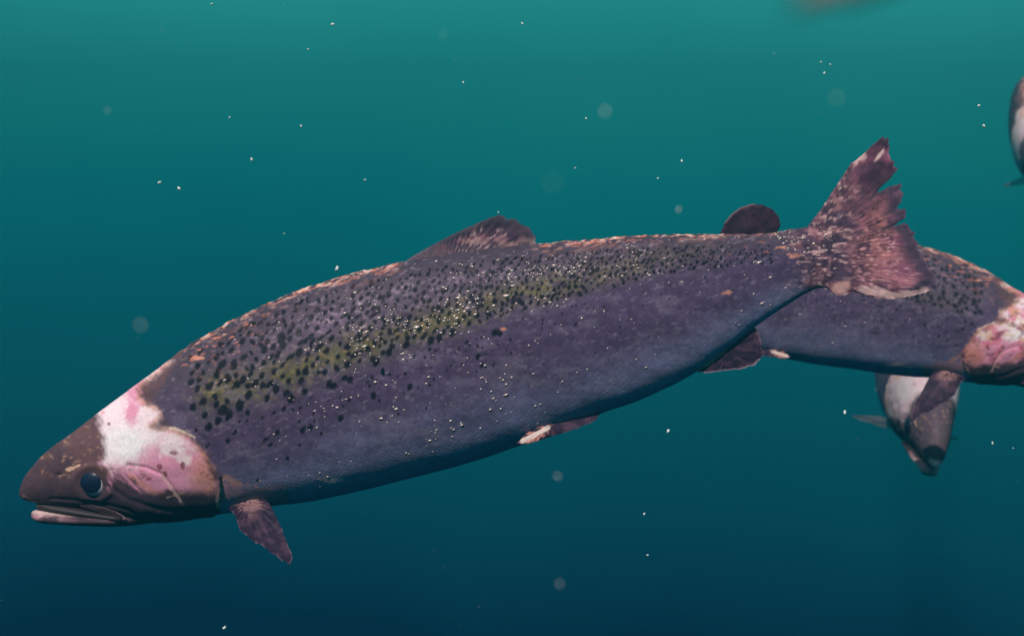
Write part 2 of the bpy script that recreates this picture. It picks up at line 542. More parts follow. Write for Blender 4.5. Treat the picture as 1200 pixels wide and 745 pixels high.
def body_pigment(X, Y, w, tau, seed, patch_shift=0.0):
    """albedo of the skin over the flat frame (tau: 0 along the back, 1 along the belly)"""
    X, Y = bulge_out(X, Y, w)
    side = np.where(w >= 0, 0.0, 900.0) + seed * 137.0
    n1 = fbm(X / 55 + side, Y / 30, 11)
    n2 = fbm(X / 14 + side, Y / 9, 12)
    n3 = fbm(X / 5 + side, Y / 4, 13, 3)
    back = np.array([0.068, 0.052, 0.074])
    flank = np.array([0.092, 0.062, 0.122])
    belly = np.array([0.245, 0.245, 0.410])
    c = mix(np.broadcast_to(back, X.shape + (3,)), flank, sstep(0.18, 0.48, tau + 0.10 * (n1 - 0.5)))
    c = mix(c, belly, sstep(0.55, 0.85, tau + 0.12 * (n1 - 0.5)))
    # olive band above the lateral line
    yb = np.interp(X, [p[0] for p in BAND], [p[1] for p in BAND])
    wid = np.interp(X, [220, 400, 700, 900], [26, 22, 15, 9])
    ol = np.exp(-((Y - yb + 8) / wid) ** 2) * sstep(205, 250, X) * (1 - sstep(760, 880, X))
    ol = ol * (0.35 if seed == 2 else 1.0) * (1 - 0.55 * sstep(600, 760, X))
    c = mix(c, [0.108, 0.102, 0.040], 0.90 * ol * sstep(0.30, 0.62, n2 * 0.45 + n1 * 0.25 + n3 * 0.35))
    c = mix(c, [0.30, 0.21, 0.10], 0.5 * ol * sstep(0.60, 0.75, n3))
    c *= (0.75 + 0.5 * n2)[..., None]
    # scuffed pale grain, in dashes along the body
    dash = fbm(X / 7 + side, (Y + 0.3 * X) / 2.6, 17, 3)
    c = mix(c, [0.34, 0.27, 0.33], 0.32 * sstep(0.66, 0.78, dash) * (1 - sstep(0.80, 0.92, tau)))
    c = mix(c, [0.24, 0.20, 0.27], 0.45 * sstep(0.55, 0.75, fbm(X / 30 + side, Y / 14, 18, 4)) * sstep(0.3, 0.45, tau) * (1 - sstep(0.75, 0.9, tau)) * 0.7)
    # spots
    sm = np.zeros(X.shape)
    lo = np.minimum(X.min(1), X.max(1)); hi = X.max(1)
    for k, (sx, sy, r, sl) in enumerate(spots_for(seed)):
        rows = np.nonzero((lo < sx + 12) & (hi > sx - 12))[0]
        if not len(rows):
            continue
        a, b = rows[0], rows[-1] + 1
        dx, dy = X[a:b] - sx, Y[a:b] - sy
        dx2 = dx + sl * dy
        d = np.sqrt((dx2 * 1.12) ** 2 + (dy * 0.86) ** 2) / r + 0.85 * (n3[a:b] - 0.5) + 0.4 * (n2[a:b] - 0.5)
        sm[a:b] = np.maximum(sm[a:b], 1 - sstep(0.66, 1.20, d))
    c = mix(c, [0.007, 0.008, 0.014], 0.95 * sm)
    # worn orange streaks along the ridge, the lit back rim painted in with them
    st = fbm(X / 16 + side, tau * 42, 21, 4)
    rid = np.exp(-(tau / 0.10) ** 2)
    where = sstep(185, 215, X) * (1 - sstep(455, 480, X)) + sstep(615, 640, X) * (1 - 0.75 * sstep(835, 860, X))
    lit_wear = where * sstep(0.44, 0.56, st + 0.12 * rid - 0.06) * np.clip(rid * 1.5, 0, 1)
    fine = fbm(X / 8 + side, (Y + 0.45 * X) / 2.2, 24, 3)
    c = mix(c, mix(base_col([0.78, 0.23, 0.11], X), [0.82, 0.55, 0.46], sstep(0.52, 0.66, fine)), 0.95 * lit_wear * sstep(0.36, 0.50, fine))
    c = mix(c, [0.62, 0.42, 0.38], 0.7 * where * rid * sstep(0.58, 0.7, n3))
    st2 = fbm(X / 9 + side, Y / 3.5, 23, 3)
    near = np.exp(-((X - 255) / 60) ** 2 - ((tau - 0.16) / 0.12) ** 2) + 0.5 * np.exp(-((X - 905) / 45) ** 2) * (tau < 0.35)
    c = mix(c, [0.60, 0.22, 0.15], 0.85 * np.clip(near, 0, 1) * sstep(0.60, 0.70, st2) * sstep(0.40, 0.55, fine))
    for (ax, ay, rx, ry) in [(852, 343, 6, 2.2), (930, 300, 8, 3), (915, 290, 5, 2), (231, 419, 7, 2),
                             (385, 563, 16, 2.6), (590, 386, 3, 2)]:
        d = np.hypot((X - ax) / rx, (Y - ay) / ry) + 1.9 * (n3 - 0.5)
        c = mix(c, [0.72, 0.30, 0.20] if ax != 385 else [0.55, 0.40, 0.42], 0.85 * (1 - sstep(0.7, 1.15, d)))
    # raw skin at the root of the tail
    c = mix(c, tail_root(X, Y), 0.97 * sstep(915, 958, X + 40 * (n2 - 0.5) + 30 * (n1 - 0.5)))
    # head: brown, smooth
    hb = poly_sd(X, Y, [(-40, 700), (-40, 560), (118, 470), (220, 400), (178, 470), (200, 500), (235, 520), (262, 560), (256, 610), (250, 700)])
    hm = 1 - sstep(-3, 5, hb + 8 * (n2 - 0.5))
    head = mix(np.broadcast_to([0.150, 0.082, 0.088], X.shape + (3,)), [0.086, 0.052, 0.066], sstep(0.35, 0.65, n1))
    head = mix(head, [0.17, 0.085, 0.06], 0.5 * sstep(0.55, 0.75, n2) * (Y < 560))
    head = mix(head, [0.060, 0.042, 0.060], 0.7 * sstep(560, 600, Y + 0.25 * (X - 110)))
    if seed > 2:
        head = mix(head, [0.110, 0.088, 0.110], 0.75 + 0 * X)
    if seed == 3:
        head = mix(head, [0.70, 0.50, 0.54], 1 - sstep(4, 9, np.hypot(X - 22, Y - 577)))
    c = mix(c, head * (0.8 + 0.4 * n3)[..., None], hm)
    # purple-grey nape behind the patch stays
    # pale raw patch over nape and cheek
    sd = poly_sd(X + patch_shift * (n1 - .5) * 60, Y, PATCH)
    low = sstep(535, 575, Y)
    n4 = fbm((X - Y) / 4 + side, (X + Y) / 16, 33, 3)
    pm = 1 - sstep(-6, 6 + 12 * low, sd - (12 if seed > 2 else 0) + (7 + 14 * low) * (n2 - 0.5) + 6 * (n3 - 0.5) + (6 + 26 * low) * (n4 - 0.5))
    pm = pm * (1 - sstep(570, 582, Y + 7 * (n2 - 0.5)))
    pk = fbm(X / 22 + side + 50, Y / 22, 31, 4)
    pc = mix(np.broadcast_to([0.95, 0.76, 0.78], X.shape + (3,)), [0.80, 0.33, 0.46], sstep(0.36, 0.64, pk + 0.34 * sstep(512, 560, Y) - 0.07))
    hot = np.exp(-(((X - 146) / 26) ** 2 + ((Y - 518) / 17) ** 2))  # overexposed middle of the patch, its brightness painted into the pigment
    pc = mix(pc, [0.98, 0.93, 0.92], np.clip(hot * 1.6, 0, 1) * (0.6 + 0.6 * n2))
    if seed > 2:
        pc = mix(pc, [0.72, 0.60, 0.60], 0.75 + 0 * X)
    if seed == 2:
        pc = mix(pc, [0.78, 0.20, 0.30], 0.85 * sstep(0.42, 0.60, fbm(X / 13, Y / 10, 35, 4)))
        pc = mix(pc, [0.80, 0.58, 0.25], 0.6 * sstep(0.55, 0.68, fbm(X / 9, Y / 5, 36, 3)) * (Y < 545))
        pc = mix(pc, [0.16, 0.06, 0.08], 0.7 * sstep(0.60, 0.72, fbm(X / 11, Y / 9, 37, 3)))
    rim = np.exp(-(((X - 238) / 16) ** 2 + ((Y - 556) / 22) ** 2))
    pc = mix(pc, [0.72, 0.30, 0.20], 0.8 * rim)
    pc = mix(pc, [0.75, 0.32, 0.16], 0.55 * np.exp(-(sd / 3.5) ** 2) * (X > 150))
    pc = mix(pc, [0.25, 0.10, 0.11], 0.75 * sstep(0.62, 0.72, n2) * sstep(535, 565, Y))
    for (ax, ay, rx, ry) in [(204, 530, 6, 3.5), (187, 547, 3.5, 4), (193, 556, 3, 5), (174, 561, 4, 2), (128, 497, 2, 2), (214, 545, 3, 6)]:
        d = np.hypot((X - ax) / rx, (Y - ay) / ry) + 0.9 * (n3 - 0.5)
        pc = mix(pc, [0.22, 0.05, 0.06], 0.8 * (1 - sstep(0.6, 1.2, d)))
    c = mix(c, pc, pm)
    # scratch, brow fleck, lip rim, pale gill corner
    for P, r, cc, amt in [([(199, 501), (214, 505), (228, 512)], 1.1, (0.85, 0.66, 0.50), 0.8),
                          ([(190, 556), (203, 575), (212, 588)], 1.2, (0.75, 0.45, 0.42), 0.8),
                          ([(79, 550), (92, 545)], 1.5, (0.80, 0.50, 0.35), 0.8),
                          ([(196, 583), (222, 574)], 1.0, (0.65, 0.38, 0.34), 0.7),
                          ([(28, 580), (40, 590), (84, 596), (120, 600)], 1.6, (0.34, 0.20, 0.20), 0.6),
                          ([(258, 574), (255, 586), (256, 594)], 2.2, (0.80, 0.50, 0.38), 0.7),
                          ([(264, 560), (280, 566)], 3.0, (0.60, 0.28, 0.18), 0.6),
                          ([(262, 577), (300, 580), (330, 582)], 9.0, (0.46, 0.22, 0.22), 0.7)]:
        c = mix(c, cc, amt * (1 - sstep(0.6, 1.6, line_d(X, Y, P) / r + 2.2 * (n3 - 0.5))))
    c = mix(c, [0.45, 0.25, 0.16], 0.55 * sstep(0.70, 0.76, n3) * (X < 120) * (Y < 560))
    scaly = sstep(0, 40, np.minimum(hb, sd)) * (1 - 0.8 * sm) * (1 - 0.8 * np.clip(lit_wear, 0, 1)) * (1 - sstep(930, 960, X))
    return c, scaly


def add_body(root, pose, nu, na, seed, shift=0.0):
    X, Y, w, a, Hd, hl, wr = body_grid(nu, na)
    tau = np.minimum(a, 2 * np.pi - a)[None, :] / np.pi + 0 * X
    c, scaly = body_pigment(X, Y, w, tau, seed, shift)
    rel = head_relief(*bulge_out(X, Y, w))
    Xc, Yc = bulge_out(X, Y, w)
    wr_ = sstep(185, 215, Xc) * (1 - sstep(455, 480, Xc)) + sstep(615, 640, Xc)
    rel = rel + wr_ * np.exp(-(tau / 0.07) ** 2) * 4.0 * (fbm(Xc / 7, tau * 30, 81 + seed, 3) - 0.42)
    taper = sstep(0, 8, np.arange(len(X)))[:, None]
    k = rel * taper
    sa, ca = np.sin(a)[None, :], np.cos(a)[None, :]
    Xd = X - k * ca * Hd[:, 0:1]
    Yd = Y - k * ca * Hd[:, 1:2]
    wd = w + k * sa
    # arc coordinates for scales and grain
    s = np.interp(X.mean(1), CL[:, 0], CL_S)[:, None] + 0 * X
    arc = (np.minimum(a, 2 * np.pi - a)[None, :] * (hl * (1 + wr) / 2)[:, None])
    sco = np.stack([(s + 1.25 * arc) * 0.707, (s - 1.25 * arc) * 0.707, np.where(w >= 0, 0.0, 200.0)], -1)
    V = pose(Xd, Yd, wd).reshape(-1, 3)
    F = grid_faces(nu, na)
    n = len(V)
    V = np.vstack([V, V[:na].mean(0)[None], V[-na:].mean(0)[None]])
    caps = np.vstack([fan_faces(n, np.arange(na)[::-1]), fan_faces(n + 1, n - na + np.arange(na))])
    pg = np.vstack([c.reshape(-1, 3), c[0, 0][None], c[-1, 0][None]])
    sc = np.vstack([sco.reshape(-1, 3), sco[0, 0][None], sco[-1, 0][None]])
    sl = np.concatenate([scaly.ravel(), [0, 0]])
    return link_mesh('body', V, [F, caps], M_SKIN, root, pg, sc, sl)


def add_jaw(root, pose, q, shut=0.0):
    S = np.array([(37, 600, 37, 604), (41, 597.5, 42, 609), (52, 596.5, 53, 612.5), (75, 598.5, 77, 614), (105, 599.5, 107, 615),
                  (140, 598, 143, 615.5), (175, 594, 180, 612), (205, 590, 212, 605)], float)
    wd = np.array([.9, 1.6, 2.2, 2.8, 3.2, 2.9, 1.8, 0.7])
    S[:, [1, 3]] -= shut * np.interp(S[:, 0:1], [37, 205], [1, 0])
    R = catmull(np.hstack([S, (wd * np.hypot(S[:, 2] - S[:, 0], S[:, 3] - S[:, 1]) / 2)[:, None]]), 90 // q)
    na = 64 // q
    a = np.linspace(0, 2 * np.pi, na, endpoint=False)
    C, H = (R[:, 0:2] + R[:, 2:4]) / 2, (R[:, 2:4] - R[:, 0:2]) / 2
    X = C[:, 0:1] - np.cos(a) * H[:, 0:1]
    Y = C[:, 1:2] - np.cos(a) * H[:, 1:2]
    w = R[:, 4:5] * np.sin(a)
    lip = (np.cos(a) > -0.45)[None, :] & (X < 150)
    n3 = fbm(X / 5, Y / 2.5, 42, 3)
    n2 = fbm(X / 12, Y / 5 + 3 * (w > 0), 41)
    c = mix(base_col([0.055, 0.034, 0.044], X), [0.46, 0.24, 0.27], sstep(0.3, 0.6, n2) * lip * (1 - sstep(55, 100, X)))
    c = mix(c, [0.68, 0.50, 0.46], 0.85 * np.exp(-((Y - (598 + (X - 40) * .04)) / 2.2) ** 2) * (1 - sstep(70, 105, X)))
    c = mix(c, [0.62, 0.46, 0.44], 0.8 * np.exp(-((Y - 611) / 2.5) ** 2) * (1 - sstep(60, 110, X)))
    c = mix(c, [0.14, 0.07, 0.09], 0.7 * sstep(0.5, 0.65, n3) * (X > 52))
    V = pose(X, Y, w).reshape(-1, 3)
    n = len(V)
    V = np.vstack([V, V[:na].mean(0)[None], V[-na:].mean(0)[None]])
    F = [grid_faces(len(R), na), np.vstack([fan_faces(n, np.arange(na)[::-1]), fan_faces(n + 1, n - na + np.arange(na))])]
    pg = np.vstack([c.reshape(-1, 3), c[0, :1], c[-1, :1]])
    sco = np.stack([X, Y, w], -1).reshape(-1, 3)
    sco = np.vstack([sco, sco[:1], sco[-1:]])
    o = link_mesh('lower_jaw', V, F, M_FIN, root, pg, sco, np.zeros(len(V)))
    # dark inside of the mouth, between the jaws
    S = np.array([(44, 588, 46, 600), (60, 588, 62, 602), (100, 592, 102, 606), (150, 598, 152, 610)], float)
    R = catmull(np.hstack([S, np.array([[5], [12], [21], [30]])]), 16)
    a = np.linspace(0, 2 * np.pi, 20, endpoint=False)
    C, H = (R[:, 0:2] + R[:, 2:4]) / 2, (R[:, 2:4] - R[:, 0:2]) / 2
    V = pose(C[:, 0:1] - np.cos(a) * H[:, 0:1], C[:, 1:2] - np.cos(a) * H[:, 1:2], R[:, 4:5] * np.sin(a)).reshape(-1, 3)
    n = len(V)
    V = np.vstack([V, V[:20].mean(0)[None], V[-20:].mean(0)[None]])
    link_mesh('mouth_lining', V, [grid_faces(16, 20), np.vstack([fan_faces(n, np.arange(20)[::-1]), fan_faces(n + 1, n - 20 + np.arange(20))])],
              M_MOUTH, root)
    return o


def surf_w(px, py):
    """half width of the body at a place on the flank"""
    R = catmull(ROWS, 1500)
    T, B = R[:, 0:2], R[:, 2:4]
    d = B - T
    L = np.linalg.norm(d, axis=1)
    n = d / L[:, None]
    q = np.array([px, py]) - T
    along = (q * n).sum(1)
    off = np.abs(q[:, 0] * n[:, 1] - q[:, 1] * n[:, 0])
    i = off.argmin()
    f = np.clip(along[i] / L[i] * 2 - 1, -1, 1)
    return L[i] / 2 * R[i, 4] * (1 - f * f) ** (1 / 2.25)


def fin(name, root, pose, centre, outline, colour, rays=22, thick=2.2, wbase=0.0, ex=(1, 0, 0), ey=(0, 1, 0), bulge=0.0,
        rings=26, n=220, ragged=1.2, seed=0, tipthick=0.45, twist=0.0, mat=None, rib=1.0):
    """a fin: webbed fan about its root, a ridge along every ray, closed and thickest at the root"""
    P = np.asarray(outline, float)
    Pc = np.vstack([P, P[:1]])
    seg = np.hypot(*np.diff(Pc, axis=0).T)
    s = np.concatenate([[0], np.cumsum(seg)])
    q = np.linspace(0, s[-1], n, endpoint=False)
    O = np.stack([np.interp(q, s, Pc[:, 0]), np.interp(q, s, Pc[:, 1])], 1)
    O = (np.roll(O, 1, 0) + 2 * O + np.roll(O, -1, 0)) / 4
    c = np.asarray(centre, float)
    v = O - c
    ln = np.hypot(v[:, 0], v[:, 1])
    far = sstep(0.35, 0.8, ln / ln.max())
    jit = (noise(q / 4.0, 0 * q, seed + 3) - 0.5) * 2 * ragged * far
    v = v * (1 + jit / ln)[:, None]
    ang = np.unwrap(np.arctan2(v[:, 1], v[:, 0]))
    span = max(ang.max() - ang.min(), 1e-3)
    r = np.linspace(0, 1, rings + 1)[1:]
    dx, dy = r[:, None] * v[None, :, 0], r[:, None] * v[None, :, 1]
    R = np.hypot(dx, dy)
    ridge = np.cos((ang / span + 0.02 * (noise(q / 30, 0 * q, seed + 9) - .5)) * rays * 2 * np.pi)[None, :]
    edge = np.sqrt(np.clip(1 - r ** 8, 0, 1))[:, None]
    th = (tipthick + (thick - tipthick) * np.exp(-R / (ln.max() * 0.33))) * (1 + 0.22 * rib * ridge * sstep(0.3, 0.65, r)[:, None]) * edge
    bow = bulge * (R / ln.max()) ** 2 + twist * (dy / ln.max()) + 0.9 * (fbm(dx / 14, dy / 14, seed + 8, 2) - 0.5) * (R / ln.max()) * 4
    ex, ey = np.asarray(ex, float), np.asarray(ey, float)
    nrm = np.cross(ex, ey)

    def put(dx, dy, h):
        Q = np.array([c[0], c[1], wbase]) + dx[..., None] * ex + dy[..., None] * ey + h[..., None] * nrm
        return Q
    z1 = put(np.zeros(1), np.zeros(1), np.array([thick])); z2 = put(np.zeros(1), np.zeros(1), np.array([-thick]))
    A, B = put(dx, dy, bow + th), put(dx, dy, bow - th)
    Q = np.vstack([z1, z2, A.reshape(-1, 3), B.reshape(-1, 3)])
    f = 1 - abs(wbase) * K / D0
    Q[:, 0] = 600 + (Q[:, 0] - 600) * f
    Q[:, 1] = 372.5 + (Q[:, 1] - 372.5) * f
    V = pose(Q[:, 0], Q[:, 1], Q[:, 2])
    na = rings * n
    FA = grid_faces(rings, n) + 2
    FB = grid_faces(rings, n)[:, ::-1] + 2 + na
    ringA, ringB = 2 + (rings - 1) * n + np.arange(n), 2 + na + (rings - 1) * n + np.arange(n)
    rim = np.stack([ringA, ringB, np.roll(ringB, -1), np.roll(ringA, -1)], -1)
    tri = np.vstack([fan_faces(0, 2 + np.arange(n)[::-1]), fan_faces(1, 2 + na + np.arange(n))])
    pc = colour(c[0] + dx, c[1] + dy, R / ln.max(), r[:, None] + 0 * dx, ridge + 0 * dx)
    pg = np.vstack([pc[0, :1], pc[0, :1], pc.reshape(-1, 3), pc.reshape(-1, 3)])
    sco = np.stack([ang[None, :] * 30 + 0 * R, R * 0.6, 0 * R + seed], -1).reshape(-1, 3)
    sco = np.vstack([sco[:1], sco[:1], sco, sco])
    # consistent winding is settled by the helper per whole mesh
    return link_mesh(name, V, [np.vstack([FA, FB, rim]), tri], mat or M_MEMBRANE, root, pg, sco, np.zeros(len(V)))




def col_dorsal(X, Y, R, r, ridge):
    n2, n3 = fbm(X / 12, Y / 6, 51), fbm(X / 4, Y / 3, 52, 3)
    c = mix(base_col([0.080, 0.044, 0.080], X), [0.24, 0.10, 0.135], sstep(0.42, 0.65, n2))
    c = mix(c, [0.050, 0.045, 0.065], sstep(0.78, 0.95, r) * 0.8)
    c = mix(c, [0.75, 0.50, 0.48], 0.9 * sstep(0.62, 0.70, n3 + 0.05 * ridge) * (1 - sstep(0.75, 0.9, r)))
    c = mix(c, [0.17, 0.115, 0.15], 0.7 * sstep(278, 296, Y + 10 * (n2 - .5)))
    c = mix(c, [0.50, 0.30, 0.28], 0.5 * sstep(274, 286, Y) * sstep(0.45, 0.6, n2) * (X > 540))
    return c * (0.95 + 0.06 * ridge)[..., None]


def col_adipose(X, Y, R, r, ridge):
    n2 = fbm(X / 9, Y / 9, 53)
    c = mix(base_col([0.050, 0.022, 0.040], X), [0.030, 0.016, 0.032], sstep(0.4, 0.6, n2))
    return mix(c, [0.26, 0.15, 0.16], 0.7 * sstep(0.92, 1.0, r) * (X < 885) * (Y < 262))


def tail_root(X, Y):
    n1, n2, n3 = fbm(X / 24, Y / 18, 91), fbm(X / 9, Y / 5, 92), fbm(X / 6, Y / 2.4, 93, 3)
    c = mix(base_col([0.080, 0.048, 0.084], X), [0.17, 0.078, 0.105], sstep(0.40, 0.60, n1))
    c = mix(c, [0.42, 0.20, 0.22], 0.7 * sstep(0.52, 0.66, n2) * sstep(0.35, 0.6, n1 + 0.1))
    c = mix(c, [0.036, 0.024, 0.040], 0.6 * sstep(0.56, 0.68, fbm(X / 8, Y / 6, 94)))
    return mix(c, [0.74, 0.46, 0.44], 0.8 * sstep(0.64, 0.72, n3))


def col_tail(X, Y, R, r, ridge):
    n1, n2, n3 = fbm(X / 26, Y / 20, 61), fbm(X / 9, Y / 7, 62), fbm(X / 5, Y / 2.2, 63, 3)
    c = mix(base_col([0.076, 0.036, 0.066], X), [0.25, 0.088, 0.140], sstep(0.4, 0.6, n1))
    midp = np.exp(-((X - 1032) / 24) ** 2 - ((Y - 282) / 46) ** 2)
    c = mix(c, [0.50, 0.20, 0.20], np.clip(midp * 1.1, 0, 1) * sstep(0.30, 0.58, n2))
    lowp = sstep(318, 335, Y + 8 * (n2 - 0.5))
    c = mix(c, [0.60, 0.23, 0.28], 0.85 * lowp * sstep(0.3, 0.55, n1))
    c = mix(c, [0.040, 0.024, 0.040], 0.6 * sstep(0.52, 0.66, fbm(X / 16, Y / 12, 64)) * (X < 1046))
    trail = sstep(0.80, 0.93, r + 0.10 * (n2 - 0.5)) * sstep(195, 240, Y) * (1 - sstep(336, 344, Y)) * (X > 1015)
    c = mix(c, [0.050, 0.042, 0.072], 0.85 * trail)
    sp = sstep(0.60, 0.68, n3)
    c = mix(c, [0.035, 0.022, 0.035], 0.55 * sstep(0.58, 0.66, n2) * (1 - sstep(0.6, 0.8, r)))
    c = mix(c, [0.70, 0.36, 0.38], 0.85 * sp * sstep(255, 290, Y) * (1 - trail))
    c = mix(c, tail_root(X, Y), 1 - sstep(985, 1015, X + 22 * (n2 - 0.5)))
    c = mix(c, [0.80, 0.55, 0.52], 0.9 * (1 - sstep(0.6, 1.2, line_d(X, Y, [(1028, 186), (1035, 177)]) / 2.2 + 1.6 * (n3 - 0.5))))
    c = mix(c, [0.72, 0.45, 0.42], 0.8 * (1 - sstep(0.6, 1.3, line_d(X, Y, [(1004, 190), (1014, 181)]) / 3 + 2.4 * (n3 - 0.5))))
    c = mix(c, [0.66, 0.36, 0.32], 0.8 * (1 - sstep(0.6, 1.4, line_d(X, Y, [(980, 338), (990, 334)]) / 7 + 1.6 * (n2 - 0.5))))
    c = mix(c, [0.70, 0.48, 0.44], 0.6 * (1 - sstep(0.6, 1.4, line_d(X, Y, [(1010, 338), (1045, 347), (1082, 342)]) / 4 + 1.8 * (n2 - 0.5))))
    return c * (0.97 + 0.03 * ridge * sstep(.4, .7, r))[..., None]


def col_dark(X, Y, R, r, ridge):
    n2 = fbm(X / 8, Y / 6, 71)
    c = mix(base_col([0.038, 0.022, 0.048], X), [0.088, 0.044, 0.078], sstep(0.42, 0.64, n2))
    c = mix(c, [0.26, 0.18, 0.22], 0.6 * sstep(0.93, 1.0, r) * sstep(0.45, 0.6, n2))
    return c * (0.93 + 0.10 * ridge * sstep(.2, .5, r))[..., None]


def col_pectoral(X, Y, R, r, ridge):
    c = col_dark(X, Y, R, r, ridge)
    n3 = fbm(X / 6, Y / 4, 74, 3)
    return mix(c, [0.50, 0.26, 0.25], 0.7 * (1 - sstep(0.08, 0.24, R + 0.3 * (n3 - 0.5))) * sstep(0.35, 0.55, n3 + .1))


def col_pelvic(X, Y, R, r, ridge):
    c = col_dark(X, Y, R, r, ridge)
    n3 = fbm(X / 5, Y / 3, 72, 3)
    c = mix(c, [0.75, 0.32, 0.24], 0.75 * (1 - sstep(632, 652, X)) * sstep(0.45, 0.6, n3))
    return mix(c, [0.85, 0.70, 0.62], 0.9 * (1 - sstep(0.6, 1.3, line_d(X, Y, [(612, 516), (630, 508), (642, 502)]) / 2.6)))


def col_anal(X, Y, R, r, ridge):
    c = col_dark(X, Y, R, r, ridge) * 0.8
    n3 = fbm(X / 5, Y / 3, 73, 3)
    d = line_d(X, Y, [(812, 433), (828, 424), (848, 409)])
    c = mix(c, [0.80, 0.34, 0.20], 0.9 * (1 - sstep(0.5, 1.3, d / 4 + 0.6 * (n3 - 0.5))))
    return mix(c, [0.42, 0.30, 0.34], 0.7 * sstep(0.90, 0.99, r) * (Y > 420))


def col_pale(X, Y, R, r, ridge):
    return mix(base_col([0.10, 0.085, 0.10], X), [0.42, 0.38, 0.38], sstep(0.0, 0.9, ridge) * sstep(0.2, 0.6, r))


DORSAL = [(470, 310), (484, 300), (500, 291), (522, 279), (545, 268), (566, 259), (585, 252), (591, 253), (593, 257), (600, 256),
          (608, 260), (613, 265), (619, 267), (623, 273), (629, 278), (626, 283), (631, 289), (634, 296), (560, 306), (500, 312)]
ADIPOSE = [(842, 279), (848, 263), (857, 251), (868, 243), (881, 239), (894, 240), (906, 246), (913, 255), (915, 264), (910, 272), (902, 279), (870, 286)]
TAIL = [(944, 268), (959, 250), (970, 234), (980, 218), (997, 193), (1012, 180), (1024, 169), (1033, 162), (1040, 162), (1043, 168),
        (1042, 178), (1046, 188), (1051, 199), (1045, 208), (1036, 216), (1027, 225), (1034, 223), (1044, 218), (1055, 216), (1057, 226),
        (1057, 236), (1049, 245), (1061, 245), (1062, 254), (1046, 266), (1061, 261), (1068, 268), (1072, 280), (1077, 295), (1081, 303),
        (1085, 312), (1092, 322), (1093, 329), (1089, 339), (1078, 344), (1059, 349), (1042, 351), (1018, 348), (1000, 342), (988, 346),
        (978, 345), (970, 338), (950, 332), (940, 310), (940, 285)]
ANAL = [(810, 434), (822, 420), (842, 400), (866, 386), (880, 380), (889, 388), (893, 402), (892, 418), (886, 427), (868, 432), (846, 434), (826, 437)]
PELVIC = [(606, 518), (616, 508), (634, 498), (660, 488), (684, 481), (698, 481), (705, 485), (699, 493), (682, 500), (656, 508), (632, 515), (616, 519)]
PECTORAL = [(268, 596), (276, 603), (283, 619), (297, 629), (310, 636), (321, 642), (334, 650), (345, 656), (348, 650), (345, 641), (341, 632),
            (336, 622), (329, 610), (320, 594), (308, 580), (290, 578), (274, 585)]


def add_fins(root, pose, q, mode='swim', pect_scale=1.0, seed=0, fold=1.0):
    rg, nn = max(8, 30 // q), max(60, 420 // q)
    fin('dorsal_fin', root, pose, (522, 330), DORSAL, col_dorsal, rays=26, thick=3.2, rings=rg, n=nn, seed=seed + 1, bulge=4, tipthick=.7, ey=(0, fold, 0))
    fin('adipose_fin', root, pose, (876, 272), ADIPOSE, col_adipose, rays=1, thick=5.0, rings=rg, n=nn, ragged=.3, seed=seed + 2, tipthick=2.2, ey=(0, 0.5 + 0.5 * fold, 0))
    fin('tail_fin', root, pose, (932, 302), TAIL, col_tail, rays=44, thick=5.0, rings=rg + 20 // q, n=2 * nn, ragged=2.4, seed=seed + 3, tipthick=.8, bulge=6, twist=8, rib=0.30, mat=M_FIN)
    fin('anal_fin', root, pose, (850, 412), ANAL, col_anal, rays=24, thick=3.0, rings=rg, n=nn, seed=seed + 4, ey=(0, 1, 0.1), wbase=6)
    for s in (1, -1):
        wb = surf_w(640, 498) * 0.96
        fin('pelvic_fin', root, pose, (640, 502), PELVIC, col_pelvic, rays=26, thick=3.0, rings=rg, n=nn, seed=seed + 5,
            wbase=s * (wb + 3), ey=(0, 1, 0.5 * s), ex=(1, 0, -0.05 * s))
    for s in (1, -1):
        wb = surf_w(292, 585)
        k = pect_scale
        if mode == 'swim':
            ex, ey, cf = (k, 0, 0.12 * s), (0, k, 0.30 * s), col_pectoral
            if s < 0:          # the far one is held out, flat on to the water
                ex, ey = (k, -0.25, -0.3), (0.1, -0.1, -k)
        else:
            ex, ey, cf = (0.25 * k, 0.35, 0.35 * s), (0.35, -0.25, 0.75 * k * s), col_pale
        fin('pectoral_fin', root, pose, (294, 588), PECTORAL, cf, rays=24, thick=4.0, rings=rg, n=nn, ragged=3.0 if mode == 'swim' else 1.2, seed=seed + 6,
            wbase=s * (wb + 1), ex=ex, ey=ey, mat=None if mode == 'swim' else M_WEB)


def cap_mesh(R, ang, nr, ns):
    th = np.linspace(0, ang, nr + 1)[1:]
    ph = np.linspace(0, 2 * np.pi, ns, endpoint=False)
    a = R * np.sin(th)[:, None] * np.cos(ph)
    b = R * np.sin(th)[:, None] * np.sin(ph)
    h = R * np.cos(th)[:, None] + 0 * a
    V = np.vstack([[0, 0, R], np.stack([a, b, h], -1).reshape(-1, 3)])
    return V, [grid_faces(nr, ns) + 1, fan_faces(0, 1 + np.arange(ns)[::-1])]


